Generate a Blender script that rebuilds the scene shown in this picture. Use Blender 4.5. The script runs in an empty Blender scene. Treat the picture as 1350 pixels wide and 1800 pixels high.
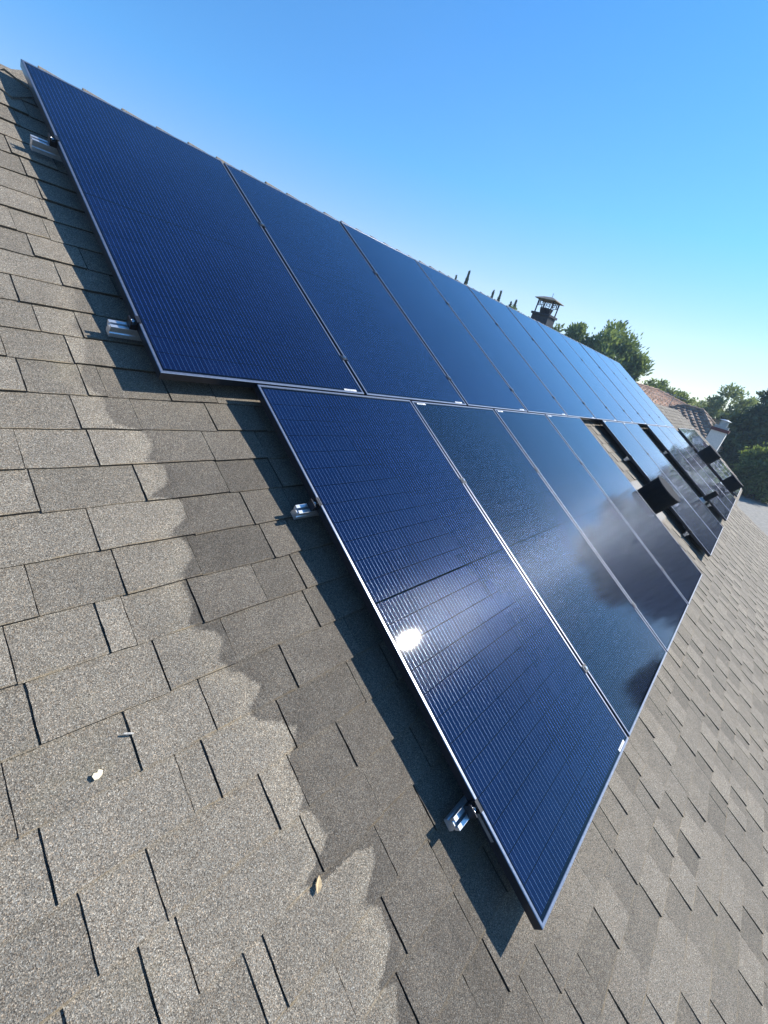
import bpy, bmesh, math, random
import numpy as np
from mathutils import Vector, Matrix, Euler

random.seed(7)
rng = np.random.default_rng(11)
S = bpy.context.scene
COL = S.collection

# ------------------------------------------------------------------ camera
PITCH = math.radians(30.0)                 # roof pitch; roof coordinates: u along ridge, v up the slope, n off the roof
RX = Matrix.Rotation(PITCH, 3, 'X')
CR = np.array([[0.65999489, -0.47694096, 0.58046022],
               [-0.13054467, -0.83369129, -0.53657891],
               [0.73984109, 0.27836335, -0.61249409]])
CC = np.array([-0.65985084, -1.20992176, 1.11816575])
F = 749.3038
def W3(u, v, n=0.0):
    return RX @ Vector((u, v, n))
cam = bpy.data.cameras.new('camera')
cam.sensor_fit = 'HORIZONTAL'; cam.sensor_width = 36.0
cam.lens = F / 1350.0 * 36.0
cam.clip_start = 0.02; cam.clip_end = 3000
camo = bpy.data.objects.new('camera', cam); COL.objects.link(camo)
rot = Matrix(((CR[0][0], -CR[1][0], -CR[2][0]), (CR[0][1], -CR[1][1], -CR[2][1]), (CR[0][2], -CR[1][2], -CR[2][2])))
M = (RX @ rot).to_4x4(); M.translation = W3(*CC)
camo.matrix_world = M
S.camera = camo
CW = W3(*CC)
def pix(u, v, n):
    d = CR @ (np.array([u, v, n]) - CC)
    return 675 + F * d[0] / d[2], 900 + F * d[1] / d[2], d[2]
def at(az, el, dist):
    a = math.radians(az)
    return Vector((CW.x + dist * math.cos(a), CW.y + dist * math.sin(a), CW.z + dist * math.tan(math.radians(el))))

# ------------------------------------------------------------------ sky, sun, exposure
SUN = (RX @ Vector((0.7071, 0.0, 0.7071))).normalized()
world = bpy.data.worlds.new('World'); S.world = world; world.use_nodes = True
nt = world.node_tree; nt.nodes.clear()
sky = nt.nodes.new('ShaderNodeTexSky'); sky.sky_type = 'NISHITA'; sky.sun_disc = False
sky.sun_elevation = math.asin(SUN.z)
sky.sun_rotation = math.atan2(SUN.x, SUN.y)
sky.altitude = 50; sky.air_density = 1.0; sky.dust_density = 0.15; sky.ozone_density = 2.2
bg = nt.nodes.new('ShaderNodeBackground'); bg.inputs['Strength'].default_value = 0.078
out = nt.nodes.new('ShaderNodeOutputWorld')
tint = nt.nodes.new('ShaderNodeMix'); tint.data_type = 'RGBA'; tint.blend_type = 'MULTIPLY'; tint.inputs[0].default_value = 1.0
# white balance of the phone picture: pale at the horizon, a clean saturated blue higher up (same all round)
tcw = nt.nodes.new('ShaderNodeTexCoord'); sxw = nt.nodes.new('ShaderNodeSeparateXYZ'); nt.links.new(tcw.outputs['Generated'], sxw.inputs[0])
rw_ = nt.nodes.new('ShaderNodeValToRGB'); el_ = rw_.color_ramp.elements
el_[0].position = 0.0; el_[0].color = (0.88, 0.95, 1.06, 1); el_[1].position = 0.55; el_[1].color = (0.46, 1.20, 1.72, 1)
for p_, c_ in ((0.12, (1.02, 1.07, 1.25, 1)), (0.27, (0.60, 1.20, 1.62, 1))):
    q_ = el_.new(p_); q_.color = c_
nt.links.new(sxw.outputs[2], rw_.inputs[0]); nt.links.new(rw_.outputs[0], tint.inputs[7])
nt.links.new(sky.outputs[0], tint.inputs[6]); nt.links.new(tint.outputs[2], bg.inputs[0]); nt.links.new(bg.outputs[0], out.inputs[0])
sl = bpy.data.lights.new('sun', 'SUN'); sl.energy = 5.0; sl.angle = math.radians(0.5); sl.color = (1.0, 0.955, 0.88)
so = bpy.data.objects.new('sun', sl); COL.objects.link(so)
so.rotation_euler = SUN.to_track_quat('Z', 'Y').to_euler(); so.location = (10, -10, 30)
S.view_settings.view_transform = 'Standard'
S.view_settings.look = 'None'
S.view_settings.gamma = 1.0
S.view_settings.use_curve_mapping = False
S.view_settings.exposure = 0.82

# ------------------------------------------------------------------ helpers
class MB:
    def __init__(self):
        self.v = []; self.f = []; self.mi = []; self.tone = []; self.m = 0; self.t = 1.0
    def face(self, idx):
        self.f.append(tuple(idx)); self.mi.append(self.m); self.tone.append(self.t)
    def add(self, pts):
        b = len(self.v); self.v.extend([tuple(p) for p in pts]); return b
    def box(self, x0, x1, y0, y1, z0, z1):
        b = self.add([(x0,y0,z0),(x1,y0,z0),(x1,y1,z0),(x0,y1,z0),(x0,y0,z1),(x1,y0,z1),(x1,y1,z1),(x0,y1,z1)])
        for q in ((0,3,2,1),(4,5,6,7),(0,1,5,4),(1,2,6,5),(2,3,7,6),(3,0,4,7)):
            self.face([b+i for i in q])
    def tube(self, a, c, r0, r1=None, n=12, caps=True):
        a = Vector(a); c = Vector(c); r1 = r0 if r1 is None else r1
        d = (c - a).normalized()
        x = d.orthogonal().normalized(); y = d.cross(x)
        b = self.add([a + (x*math.cos(2*math.pi*i/n) + y*math.sin(2*math.pi*i/n))*r0 for i in range(n)])
        e = self.add([c + (x*math.cos(2*math.pi*i/n) + y*math.sin(2*math.pi*i/n))*r1 for i in range(n)])
        for i in range(n):
            j = (i+1) % n; self.face([b+i, b+j, e+j, e+i])
        if caps:
            self.face([b+i for i in range(n)][::-1]); self.face([e+i for i in range(n)])
    def prism(self, prof, x0, x1):              # prof: (y,z) outline, extruded along x
        n = len(prof)
        b = self.add([(x0, y, z) for y, z in prof]); e = self.add([(x1, y, z) for y, z in prof])
        for i in range(n):
            j = (i+1) % n; self.face([b+i, b+j, e+j, e+i])
        self.face([b+i for i in range(n)][::-1]); self.face([e+i for i in range(n)])
    def mesh(self, name, mats, smooth=False, tone=False):
        me = bpy.data.meshes.new(name); me.from_pydata(self.v, [], self.f)
        for m in (mats if isinstance(mats, (list, tuple)) else [mats]): me.materials.append(m)
        if any(self.mi): me.polygons.foreach_set('material_index', self.mi)
        if smooth: me.polygons.foreach_set('use_smooth', [True]*len(self.f))
        if tone:
            at_ = me.attributes.new('tone', 'FLOAT', 'FACE'); at_.data.foreach_set('value', self.tone)
        bm = bmesh.new(); bm.from_mesh(me); bmesh.ops.recalc_face_normals(bm, faces=bm.faces); bm.to_mesh(me); bm.free()
        me.update(); return me
    def obj(self, name, mats, parent=None, smooth=False, tone=False):
        return link(name, self.mesh(name, mats, smooth, tone), parent)
def link(name, me, parent=None):
    o = bpy.data.objects.new(name, me); COL.objects.link(o)
    if parent is not None: o.parent = parent
    return o
def tag(o, label=None, cat=None, group=None, kind=None):
    if label: o['label'] = label
    if cat: o['category'] = cat
    if group: o['group'] = group
    if kind: o['kind'] = kind
    return o
def thing(name, label, cat, loc=(0,0,0), rot=(0,0,0), group=None):
    o = bpy.data.objects.new(name, None); COL.objects.link(o)
    o.empty_display_size = 0.1
    o.location = loc; o.rotation_euler = rot
    return tag(o, label, cat, group)
def roofthing(name, label, cat, u, v, n=0.0, group=None):
    return thing(name, label, cat, W3(u, v, n), (PITCH, 0, 0), group)

# ------------------------------------------------------------------ materials
def newmat(name):
    m = bpy.data.materials.new(name); m.use_nodes = True
    t = m.node_tree; b = t.nodes['Principled BSDF']
    return m, t, b
def nd(t, kind, **k):
    n = t.nodes.new(kind)
    for a, v in k.items(): setattr(n, a, v)
    return n
def mth(t, op, a, b=None, c=None, clamp=False):
    n = t.nodes.new('ShaderNodeMath'); n.operation = op; n.use_clamp = clamp
    for i, x in enumerate((a, b, c)):
        if x is None: continue
        if isinstance(x, (int, float)): n.inputs[i].default_value = x
        else: t.links.new(x, n.inputs[i])
    return n.outputs[0]
def ramp(t, fac, stops, interp='LINEAR'):
    n = t.nodes.new('ShaderNodeValToRGB'); n.color_ramp.interpolation = interp
    e = n.color_ramp.elements
    while len(e) < len(stops): e.new(0.5)
    for i, (p, c) in enumerate(stops):
        e[i].position = p; e[i].color = (*c, 1) if len(c) == 3 else c
    t.links.new(fac, n.inputs[0]); return n.outputs[0]
def mix(t, fac, a, b, mode='MIX'):
    n = t.nodes.new('ShaderNodeMix'); n.data_type = 'RGBA'; n.blend_type = mode
    for sck, x in ((n.inputs[0], fac), (n.inputs[6], a), (n.inputs[7], b)):
        if isinstance(x, (int, float)): sck.default_value = x
        elif isinstance(x, tuple): sck.default_value = (*x, 1)
        else: t.links.new(x, sck)
    return n.outputs[2]
def noise(t, vec, scale, detail=2, rough=0.5):
    n = t.nodes.new('ShaderNodeTexNoise'); n.inputs['Scale'].default_value = scale
    n.inputs['Detail'].default_value = detail; n.inputs['Roughness'].default_value = rough
    if vec is not None: t.links.new(vec, n.inputs['Vector'])
    return n.outputs['Fac']
def plain(name, col, rough=0.6, metal=0.0, grain=0.0, scale=60, bump=0.0, spec=0.5):
    m, t, b = newmat(name)
    b.inputs['Roughness'].default_value = rough; b.inputs['Metallic'].default_value = metal
    b.inputs['Specular IOR Level'].default_value = spec
    if grain or bump:
        p = nd(t, 'ShaderNodeNewGeometry').outputs['Position']
        f = noise(t, p, scale, 4, 0.6)
        if grain:
            lo = tuple(c*(1-grain) for c in col); hi = tuple(min(1, c*(1+grain)) for c in col)
            t.links.new(ramp(t, f, [(0.3, lo), (0.7, hi)]), b.inputs['Base Color'])
        else: b.inputs['Base Color'].default_value = (*col, 1)
        if bump:
            bp = nd(t, 'ShaderNodeBump'); bp.inputs['Strength'].default_value = bump; bp.inputs['Distance'].default_value = 0.004
            t.links.new(f, bp.inputs['Height']); t.links.new(bp.outputs[0], b.inputs['Normal'])
    else: b.inputs['Base Color'].default_value = (*col, 1)
    return m

# boundary of the damp stain, as (v, u) read along the slope
STAIN = [(0.62,0.02),(0.54,-0.13),(0.36,-0.15),(0.30,-0.185),(0.235,-0.16),(0.12,-0.19),(0.05,-0.215),(-0.01,-0.20),(-0.03,-0.17),(-0.095,-0.18),
 (-0.16,-0.172),(-0.184,-0.08),(-0.248,-0.082),(-0.302,-0.112),(-0.337,-0.07),(-0.405,-0.084),(-0.449,-0.155),(-0.475,-0.062),(-0.54,-0.069),
 (-0.592,-0.145),(-0.622,-0.092),(-0.681,-0.10),(-0.726,-0.148),(-0.74,-0.148),(-0.84,-0.152),(-0.872,-0.18),(-0.888,-0.165),(-0.947,-0.10),(-1.00,-0.14),(-1.025,-0.135),(-1.042,-0.106),
 (-1.117,-0.051),(-1.165,-0.118),(-1.185,-0.11),(-1.26,-0.005),(-1.305,-0.039),(-1.33,-0.066),(-1.42,-0.066),(-1.445,-0.092),(-1.47,-0.06),(-1.54,-0.05),
 (-1.585,-0.16),(-1.60,-0.12),(-1.61,0.0),(-1.625,0.066),(-1.663,0.046),(-1.715,-0.035),(-1.735,-0.005),(-1.75,0.01),(-1.82,-0.002),(-1.862,-0.085),(-1.885,-0.03),(-1.938,-0.065),(-2.05,-0.05),(-2.3,0.1)]
def shingle_mat():
    m, t, b = newmat('asphalt_granules')
    g = nd(t, 'ShaderNodeNewGeometry').outputs['Position']
    vr = nd(t, 'ShaderNodeVectorRotate', rotation_type='X_AXIS'); vr.inputs['Angle'].default_value = -PITCH
    t.links.new(g, vr.inputs['Vector'])
    P = vr.outputs[0]
    sx = nd(t, 'ShaderNodeSeparateXYZ'); t.links.new(P, sx.inputs[0])
    u, v = sx.outputs[0], sx.outputs[1]
    # granules: voronoi cells, each with its own shade of grey, tan, buff or near-black
    vo = nd(t, 'ShaderNodeTexVoronoi'); vo.inputs['Scale'].default_value = 600
    t.links.new(P, vo.inputs['Vector'])
    sc = nd(t, 'ShaderNodeSeparateColor'); t.links.new(vo.outputs['Color'], sc.inputs[0])
    gran = ramp(t, sc.outputs[0], [(0.0, (0.055,0.052,0.047)), (0.22, (0.110,0.104,0.094)), (0.5, (0.176,0.168,0.150)), (0.75, (0.226,0.218,0.199)), (0.9, (0.275,0.264,0.237)), (1.0, (0.46,0.445,0.405))])
    warm = ramp(t, sc.outputs[1], [(0.0, (1.14,0.91,0.70)), (0.35, (1.02,0.935,0.825)), (0.8, (0.98,0.93,0.85)), (1.0, (0.92,0.93,0.92))])
    base = mix(t, 1.0, gran, warm, 'MULTIPLY')
    # per-shingle shade
    a = nd(t, 'ShaderNodeAttribute', attribute_name='tone')
    tn = nd(t, 'ShaderNodeCombineColor')
    strip = mth(t, 'GREATER_THAN', a.outputs['Fac'], 5.0)          # worn lower edge of each shingle
    tv = mth(t, 'SUBTRACT', a.outputs['Fac'], mth(t, 'MULTIPLY', strip, 10.0))
    for i in range(3): t.links.new(tv, tn.inputs[i])
    base = mix(t, 1.0, base, tn.outputs[0], 'MULTIPLY')
    sf = mth(t, 'MULTIPLY', strip, mth(t, 'MULTIPLY', mth(t, 'SUBTRACT', noise(t, P, 9.0, 3, 0.6), 0.40), 2.2, clamp=True))
    base = mix(t, sf, base, mix(t, noise(t, P, 31.0, 3, 0.6), (0.16,0.105,0.05), (0.30,0.23,0.13)))
    # large soft weathering + green/ochre lichen tint
    w = noise(t, P, 5.0, 5, 0.62)
    base = mix(t, 1.0, base, ramp(t, w, [(0.28, (0.91,0.915,0.92)), (0.72, (1.07,1.06,1.04))]), 'MULTIPLY')
    w2 = noise(t, P, 17.0, 4, 0.6)
    base = mix(t, 1.0, base, ramp(t, w2, [(0.25, (0.91,0.905,0.90)), (0.6, (1.03,1.03,1.03))]), 'MULTIPLY')
    li = noise(t, P, 2.3, 5, 0.65)
    base = mix(t, ramp(t, li, [(0.60, (0,0,0)), (0.74, (0.30,0.30,0.30))]), base, (0.215,0.185,0.105))
    # damp stain, edge wobbled with noise
    fc = nd(t, 'ShaderNodeFloatCurve'); cm = fc.mapping
    V0, V1, U0, U1 = -2.4, 0.7, -0.4, 0.4
    pts = sorted([((vv - V0)/(V1-V0), (uu-U0)/(U1-U0)) for vv, uu in STAIN])
    cv = cm.curves[0]
    cv.points[0].location = pts[0]; cv.points[1].location = pts[-1]
    for q in pts[1:-1]: cv.points.new(*q)
    for q in cv.points: q.handle_type = 'VECTOR'
    cm.update()
    wob = mth(t, 'MULTIPLY', mth(t, 'SUBTRACT', noise(t, P, 22, 4, 0.6), 0.5), 0.035)
    wob2 = mth(t, 'MULTIPLY', mth(t, 'SUBTRACT', noise(t, P, 260, 2, 0.6), 0.5), 0.012)
    vn = mth(t, 'DIVIDE', mth(t, 'SUBTRACT', mth(t, 'ADD', v, wob), V0), V1-V0, clamp=True)
    t.links.new(vn, fc.inputs['Value'])
    ub = mth(t, 'ADD', mth(t, 'MULTIPLY', fc.outputs[0], U1-U0), U0)
    d = mth(t, 'ADD', mth(t, 'SUBTRACT', u, ub), mth(t, 'ADD', wob, wob2))
    edge = mth(t, 'MULTIPLY', mth(t, 'ADD', d, 0.004), 90.0, clamp=True)
    fu = mth(t, 'SUBTRACT', 1.0, mth(t, 'MULTIPLY', mth(t, 'SUBTRACT', u, 0.30), 2.2, clamp=True))
    fade = mth(t, 'MAXIMUM', fu, 0.0)
    top = mth(t, 'MULTIPLY', mth(t, 'SUBTRACT', 0.66, v), 6.0, clamp=True)
    up = mth(t, 'SUBTRACT', 1.0, mth(t, 'MULTIPLY', mth(t, 'ADD', v, 0.45), 0.75, clamp=True))
    rim = mth(t, 'SUBTRACT', 1.0, mth(t, 'MULTIPLY', mth(t, 'ABSOLUTE', mth(t, 'SUBTRACT', d, 0.015)), 22.0, clamp=True))
    st = mth(t, 'MULTIPLY', mth(t, 'MULTIPLY', edge, fade), mth(t, 'MULTIPLY', top, up))
    amt = mth(t, 'MULTIPLY', st, mth(t, 'ADD', mth(t, 'ADD', 0.48, mth(t, 'MULTIPLY', noise(t, P, 7.5, 4, 0.62), 0.72)), mth(t, 'MULTIPLY', rim, 0.16)), clamp=True)
    # the shingles just outside the stain are bleached paler
    pale = mth(t, 'SUBTRACT', 1.0, mth(t, 'MULTIPLY', mth(t, 'ABSOLUTE', mth(t, 'ADD', d, 0.035)), 18.0, clamp=True))
    pale = mth(t, 'MULTIPLY', mth(t, 'MULTIPLY', pale, mth(t, 'SUBTRACT', 1.0, edge)), top)
    base = mix(t, pale, base, mix(t, 1.0, base, (1.17,1.16,1.13), 'MULTIPLY'))
    base = mix(t, amt, base, mix(t, 1.0, base, (0.50,0.495,0.50), 'MULTIPLY'))
    t.links.new(base, b.inputs['Base Color'])
    b.inputs['Roughness'].default_value = 0.85; b.inputs['Specular IOR Level'].default_value = 0.3
    bp = nd(t, 'ShaderNodeBump'); bp.inputs['Strength'].default_value = 0.55; bp.inputs['Distance'].default_value = 0.0012
    t.links.new(mth(t, 'ADD', vo.outputs['Distance'], sc.outputs[2]), bp.inputs['Height'])
    t.links.new(bp.outputs[0], b.inputs['Normal'])
    return m

PW, PH, PG, ROWGAP, LOFF, PT = 1.04, 2.0687, 0.02154, 0.01166, 0.38064, 0.033
ROOFN = -0.105
def cell_mat():
    m, t, b = newmat('solar_cells_under_glass')
    tc = nd(t, 'ShaderNodeTexCoord'); sx = nd(t, 'ShaderNodeSeparateXYZ'); t.links.new(tc.outputs['Object'], sx.inputs[0])
    x, y = sx.outputs[0], sx.outputs[1]
    oi = nd(t, 'ShaderNodeObjectInfo')
    cp, mx = 0.1675, 0.0175
    xs = mth(t, 'DIVIDE', mth(t, 'SUBTRACT', x, mx), cp)
    fx = mth(t, 'FRACT', xs)
    inx = mth(t, 'MULTIPLY', mth(t, 'GREATER_THAN', x, mx), mth(t, 'LESS_THAN', x, PW - mx))
    cellx = mth(t, 'MULTIPLY', mth(t, 'LESS_THAN', fx, 0.1660/cp), inx)
    half = PH/2
    yy = mth(t, 'SUBTRACT', mth(t, 'ABSOLUTE', mth(t, 'SUBTRACT', y, half)), 0.0036)
    rp = 0.0842
    fy = mth(t, 'FRACT', mth(t, 'DIVIDE', yy, rp))
    iny = mth(t, 'MULTIPLY', mth(t, 'GREATER_THAN', yy, 0.0), mth(t, 'LESS_THAN', yy, 12*rp - 0.0006))
    celly = mth(t, 'MULTIPLY', mth(t, 'LESS_THAN', fy, 0.0817/rp), iny)
    cell = mth(t, 'MULTIPLY', cellx, celly)
    wp = 0.1660/9/cp
    fw = mth(t, 'SUBTRACT', mth(t, 'FRACT', mth(t, 'DIVIDE', fx, wp)), 0.5)
    ww = 0.0009/0.01844
    wire = mth(t, 'MULTIPLY', mth(t, 'LESS_THAN', mth(t, 'ABSOLUTE', fw), ww/2), mth(t, 'MULTIPLY', inx, iny))
    wire = mth(t, 'MULTIPLY', mth(t, 'MULTIPLY', wire, celly), mth(t, 'LESS_THAN', fx, 0.1660/cp))
    slope = mth(t, 'DIVIDE', fw, ww/2)
    # wire normal: half round across u
    wx = mth(t, 'MULTIPLY', slope, 1.1)
    cn = nd(t, 'ShaderNodeCombineXYZ')
    t.links.new(wx, cn.inputs[0]); cn.inputs[1].default_value = -math.sin(PITCH); cn.inputs[2].default_value = math.cos(PITCH)
    vnm = nd(t, 'ShaderNodeVectorMath', operation='NORMALIZE'); t.links.new(cn.outputs[0], vnm.inputs[0])
    geo = nd(t, 'ShaderNodeNewGeometry')
    mv = nd(t, 'ShaderNodeMix', data_type='VECTOR')
    bc = nd(t, 'ShaderNodeBump'); bc.inputs['Strength'].default_value = 0.11; bc.inputs['Distance'].default_value = 0.002
    t.links.new(noise(t, geo.outputs['Position'], 900, 1, 0.5), bc.inputs['Height'])
    t.links.new(wire, mv.inputs[0]); t.links.new(bc.outputs[0], mv.inputs[4]); t.links.new(vnm.outputs[0], mv.inputs[5])
    t.links.new(mv.outputs[1], b.inputs['Normal'])
    # shade of the cells: object colour x slow change from cell to cell
    cid = nd(t, 'ShaderNodeCombineXYZ'); t.links.new(mth(t, 'FLOOR', xs), cid.inputs[0])
    t.links.new(mth(t, 'FLOOR', mth(t, 'DIVIDE', y, rp)), cid.inputs[1]); t.links.new(oi.outputs['Random'], cid.inputs[2])
    wn = nd(t, 'ShaderNodeTexWhiteNoise', noise_dimensions='3D'); t.links.new(cid.outputs[0], wn.inputs['Vector'])
    mp = nd(t, 'ShaderNodeVectorMath', operation='ADD'); t.links.new(geo.outputs['Position'], mp.inputs[0]); mp.inputs[1].default_value = (3, 7, 1)
    blot = noise(t, mp.outputs[0], 1.6, 3, 0.5)
    col = mix(t, 1.0, oi.outputs['Color'], ramp(t, wn.outputs['Value'], [(0, (0.86,0.86,0.90)), (1, (1.12,1.10,1.08))]), 'MULTIPLY')
    col = mix(t, 1.0, col, ramp(t, blot, [(0.3, (0.80,0.80,0.86)), (0.7, (1.18,1.14,1.08))]), 'MULTIPLY')
    gapc = (0.0015, 0.0025, 0.006)
    col = mix(t, cell, gapc, col)
    col = mix(t, wire, col, (0.38, 0.47, 0.64))
    t.links.new(col, b.inputs['Base Color'])
    t.links.new(wire, b.inputs['Metallic'])
    t.links.new(mth(t, 'ADD', 0.105, mth(t, 'MULTIPLY', wire, 0.165)), b.inputs['Roughness'])
    t.links.new(mth(t, 'MULTIPLY', cell, 0.005), b.inputs['Specular IOR Level'])
    b.inputs['Coat Weight'].default_value = 1.0; b.inputs['Coat IOR'].default_value = 1.30
    # micro-textured glass: rougher dusty film in soft patches, fine sparkle in the normal
    film = noise(t, mp.outputs[0], 7, 4, 0.6)
    t.links.new(mth(t, 'ADD', 0.022, mth(t, 'MULTIPLY', film, 0.014)), b.inputs['Coat Roughness'])
    bp = nd(t, 'ShaderNodeBump'); bp.inputs['Strength'].default_value = 0.009; bp.inputs['Distance'].default_value = 0.002
    t.links.new(noise(t, geo.outputs['Position'], 1200, 1, 0.5), bp.inputs['Height'])
    t.links.new(bp.outputs[0], b.inputs['Coat Normal'])
    return m

def leaf_mat(name, dark, light, trans=0.35):
    m, t, b = newmat(name)
    a = nd(t, 'ShaderNodeAttribute', attribute_name='tone')
    c = ramp(t, a.outputs['Fac'], [(0.0, dark), (1.0, light)])
    df = nd(t, 'ShaderNodeBsdfDiffuse'); tr = nd(t, 'ShaderNodeBsdfTranslucent'); gl = nd(t, 'ShaderNodeBsdfGlossy')
    gl.inputs['Roughness'].default_value = 0.45; gl.inputs['Color'].default_value = (0.5,0.55,0.55,1)
    t.links.new(c, df.inputs[0]); t.links.new(mix(t, 1.0, c, (1.25,1.2,0.6), 'MULTIPLY'), tr.inputs[0])
    m1 = nd(t, 'ShaderNodeMixShader'); m1.inputs[0].default_value = trans
    t.links.new(df.outputs[0], m1.inputs[1]); t.links.new(tr.outputs[0], m1.inputs[2])
    m2 = nd(t, 'ShaderNodeMixShader'); m2.inputs[0].default_value = 0.06
    t.links.new(m1.outputs[0], m2.inputs[1]); t.links.new(gl.outputs[0], m2.inputs[2])
    t.links.new(m2.outputs[0], t.nodes['Material Output'].inputs[0])
    return m

SH = shingle_mat()
CELL = cell_mat()
FRAME = plain('black_anodised_frame', (0.028,0.031,0.040), 0.30, 0.55, 0.15, 90)
LIP = plain('frame_edge_sky_sheen', (0.22,0.24,0.29), 0.34, 0.75, 0.2, 120)  # paler than the frame: sky reflection along the lip put into the colour
BACK = plain('module_backsheet', (0.018,0.018,0.02), 0.6)
ALU = plain('mill_aluminium', (0.58,0.60,0.63), 0.30, 0.72, 0.12, 150)
STEEL = plain('stainless_bolt', (0.60,0.60,0.62), 0.25, 1.0)
CLAMP = plain('black_clamp', (0.022,0.022,0.025), 0.35, 0.4)
FLASH = plain('black_flashing', (0.03,0.03,0.032), 0.45, 0.5)
VENTM = plain('black_painted_metal', (0.006,0.006,0.007), 0.8, 0.0, 0.3, 40, spec=0.12)
VENTT = plain('vent_top_sky_sheen', (0.018,0.020,0.026), 0.8, 0.0, 0.3, 30, spec=0.08)  # bluer and lighter than the vent body, a painted-in sheen of sky
STICK = plain('white_sticker', (0.80,0.80,0.79), 0.45)
INK = plain('sticker_ink', (0.02,0.02,0.02), 0.5)
STUCCO = plain('white_stucco', (0.66,0.65,0.62), 0.9, 0, 0.10, 25, 0.3)
MAROON = plain('maroon_metal_band', (0.10,0.03,0.035), 0.5, 0.2, 0.3, 20)
GALV = plain('galvanised_cap', (0.32,0.34,0.36), 0.42, 0.7, 0.2, 18)
WOODF = plain('painted_fascia', (0.34,0.30,0.25), 0.7, 0, 0.2, 14)
FLATR = plain('gravel_flat_roof', (0.21,0.20,0.18), 0.95, 0, 0.22, 9, 0.2)
COPPER = plain('dark_bronze_sheet', (0.040,0.042,0.050), 0.5, 0.5, 0.3, 14)
CAPTOP = plain('pale_bronze_cap', (0.28,0.22,0.14), 0.45, 0.4, 0.25, 16)  # pale brown metal, unlike the dark chimney base
BARK = plain('bark', (0.075,0.058,0.044), 0.9, 0, 0.35, 14, 0.5)
WALLM = plain('beige_render', (0.46,0.40,0.32), 0.9, 0, 0.12, 6, 0.2)
GLASSD = plain('dark_window_glass', (0.02,0.025,0.03), 0.08)
LEAFD = plain('dry_leaf', (0.46,0.34,0.19), 0.75, 0, 0.25, 160)
PETAL = plain('pale_flake', (0.74,0.64,0.44), 0.7, 0, 0.15, 160)
TWIG = plain('grey_twig', (0.42,0.40,0.36), 0.7, 0, 0.3, 200)

def tile_mat(name, c0, c1, c2):
    m, t, b = newmat(name)
    g = nd(t, 'ShaderNodeNewGeometry').outputs['Position']
    a = nd(t, 'ShaderNodeAttribute', attribute_name='tone')
    c = ramp(t, noise(t, g, 3.1, 5, 0.7), [(0.3, c0), (0.55, c1), (0.75, c2)])
    tn = nd(t, 'ShaderNodeCombineColor')
    for i in range(3): t.links.new(a.outputs['Fac'], tn.inputs[i])
    t.links.new(mix(t, 1.0, c, tn.outputs[0], 'MULTIPLY'), b.inputs['Base Color'])
    b.inputs['Roughness'].default_value = 0.8
    return m
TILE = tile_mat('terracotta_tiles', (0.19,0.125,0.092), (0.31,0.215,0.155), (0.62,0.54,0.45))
TILEP = tile_mat('pale_sunlit_tiles', (0.62,0.33,0.18), (0.78,0.50,0.32), (0.84,0.64,0.46))  # pale orange tiles, colour raised further to paint in sunlight on the slope
def ground_mat():
    m, t, b = newmat('dry_ground')
    g = nd(t, 'ShaderNodeNewGeometry').outputs['Position']
    c = ramp(t, noise(t, g, 0.35, 6, 0.65), [(0.35, (0.045,0.060,0.022)), (0.55, (0.085,0.085,0.040)), (0.7, (0.15,0.125,0.08))])
    t.links.new(c, b.inputs['Base Color']); b.inputs['Roughness'].default_value = 0.95
    return m
GROUND = ground_mat()

# ------------------------------------------------------------------ ground
GZ = -4.85
mb = MB(); b0 = mb.add([(-900,-900,GZ),(900,-900,GZ),(900,900,GZ),(-900,900,GZ)]); mb.face([b0,b0+1,b0+2,b0+3])
tag(mb.obj('ground', GROUND), kind='structure')

# ------------------------------------------------------------------ the house we stand on
house = thing('house', 'house whose long grey shingled roof carries the solar panels', 'house')
RIDGEV = 2.27
HU = 0.10
HIPE = HU - (RIDGEV+4.05)*math.cos(PITCH)
ROOFPOLY = [(HU, RIDGEV), (12.0, RIDGEV), (13.05, 0.95), (17.15, 0.95), (18.0, -0.45), (17.35, -1.95), (15.75, -2.23), (12.10, -2.23), (13.45, -4.05), (HIPE, -4.05)]
mb = MB(); N1, N0 = ROOFN - 0.006, ROOFN - 0.13
b = mb.add([(u, v, N1) for u, v in ROOFPOLY]); e = mb.add([(u, v, N0) for u, v in ROOFPOLY]); n = len(ROOFPOLY)
mb.t = 0.9
mb.face([b+i for i in range(n)]); mb.face([e+i for i in range(n)][::-1])
for i in range(n): j = (i+1) % n; mb.face([b+i, b+j, e+j, e+i])
roof = mb.obj('roof', SH, house, tone=True); roof.rotation_euler = (PITCH, 0, 0)
# back slope, walls, trim
ry, rz = W3(0, RIDGEV, ROOFN).y, W3(0, RIDGEV, ROOFN).z
back = 5.2
mb = MB(); mb.t = 0.9
pf = [(ry+0.012, rz-0.006), (ry+back, rz-back*math.tan(PITCH)), (ry+back, rz-back*math.tan(PITCH)-0.13), (ry+0.012, rz-0.15)]
by, bz = ry+back, rz-back*math.tan(PITCH)
b = mb.add([(HU, ry+0.012, rz-0.006), (12.0, ry+0.012, rz-0.006), (12.0, by, bz), (HU-back, by, bz)]); e = mb.add([(HU, ry+0.012, rz-0.15), (12.0, ry+0.012, rz-0.15), (12.0, by, bz-0.13), (HU-back, by, bz-0.13)])
mb.face([b,b+1,b+2,b+3]); mb.face([e+3,e+2,e+1,e])
for i in range(4): j=(i+1)%4; mb.face([b+i,b+j,e+j,e+i])
mb.obj('back_roof', SH, house, tone=True)
ev = W3(0, -4.05, ROOFN)
mb = MB(); mb.t = 0.95
b = mb.add([(HU-0.004, ry, rz-0.007), (HU-back, by, bz), (HIPE-0.004, ev.y, ev.z-0.004)]); mb.face([b, b+1, b+2])
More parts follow.
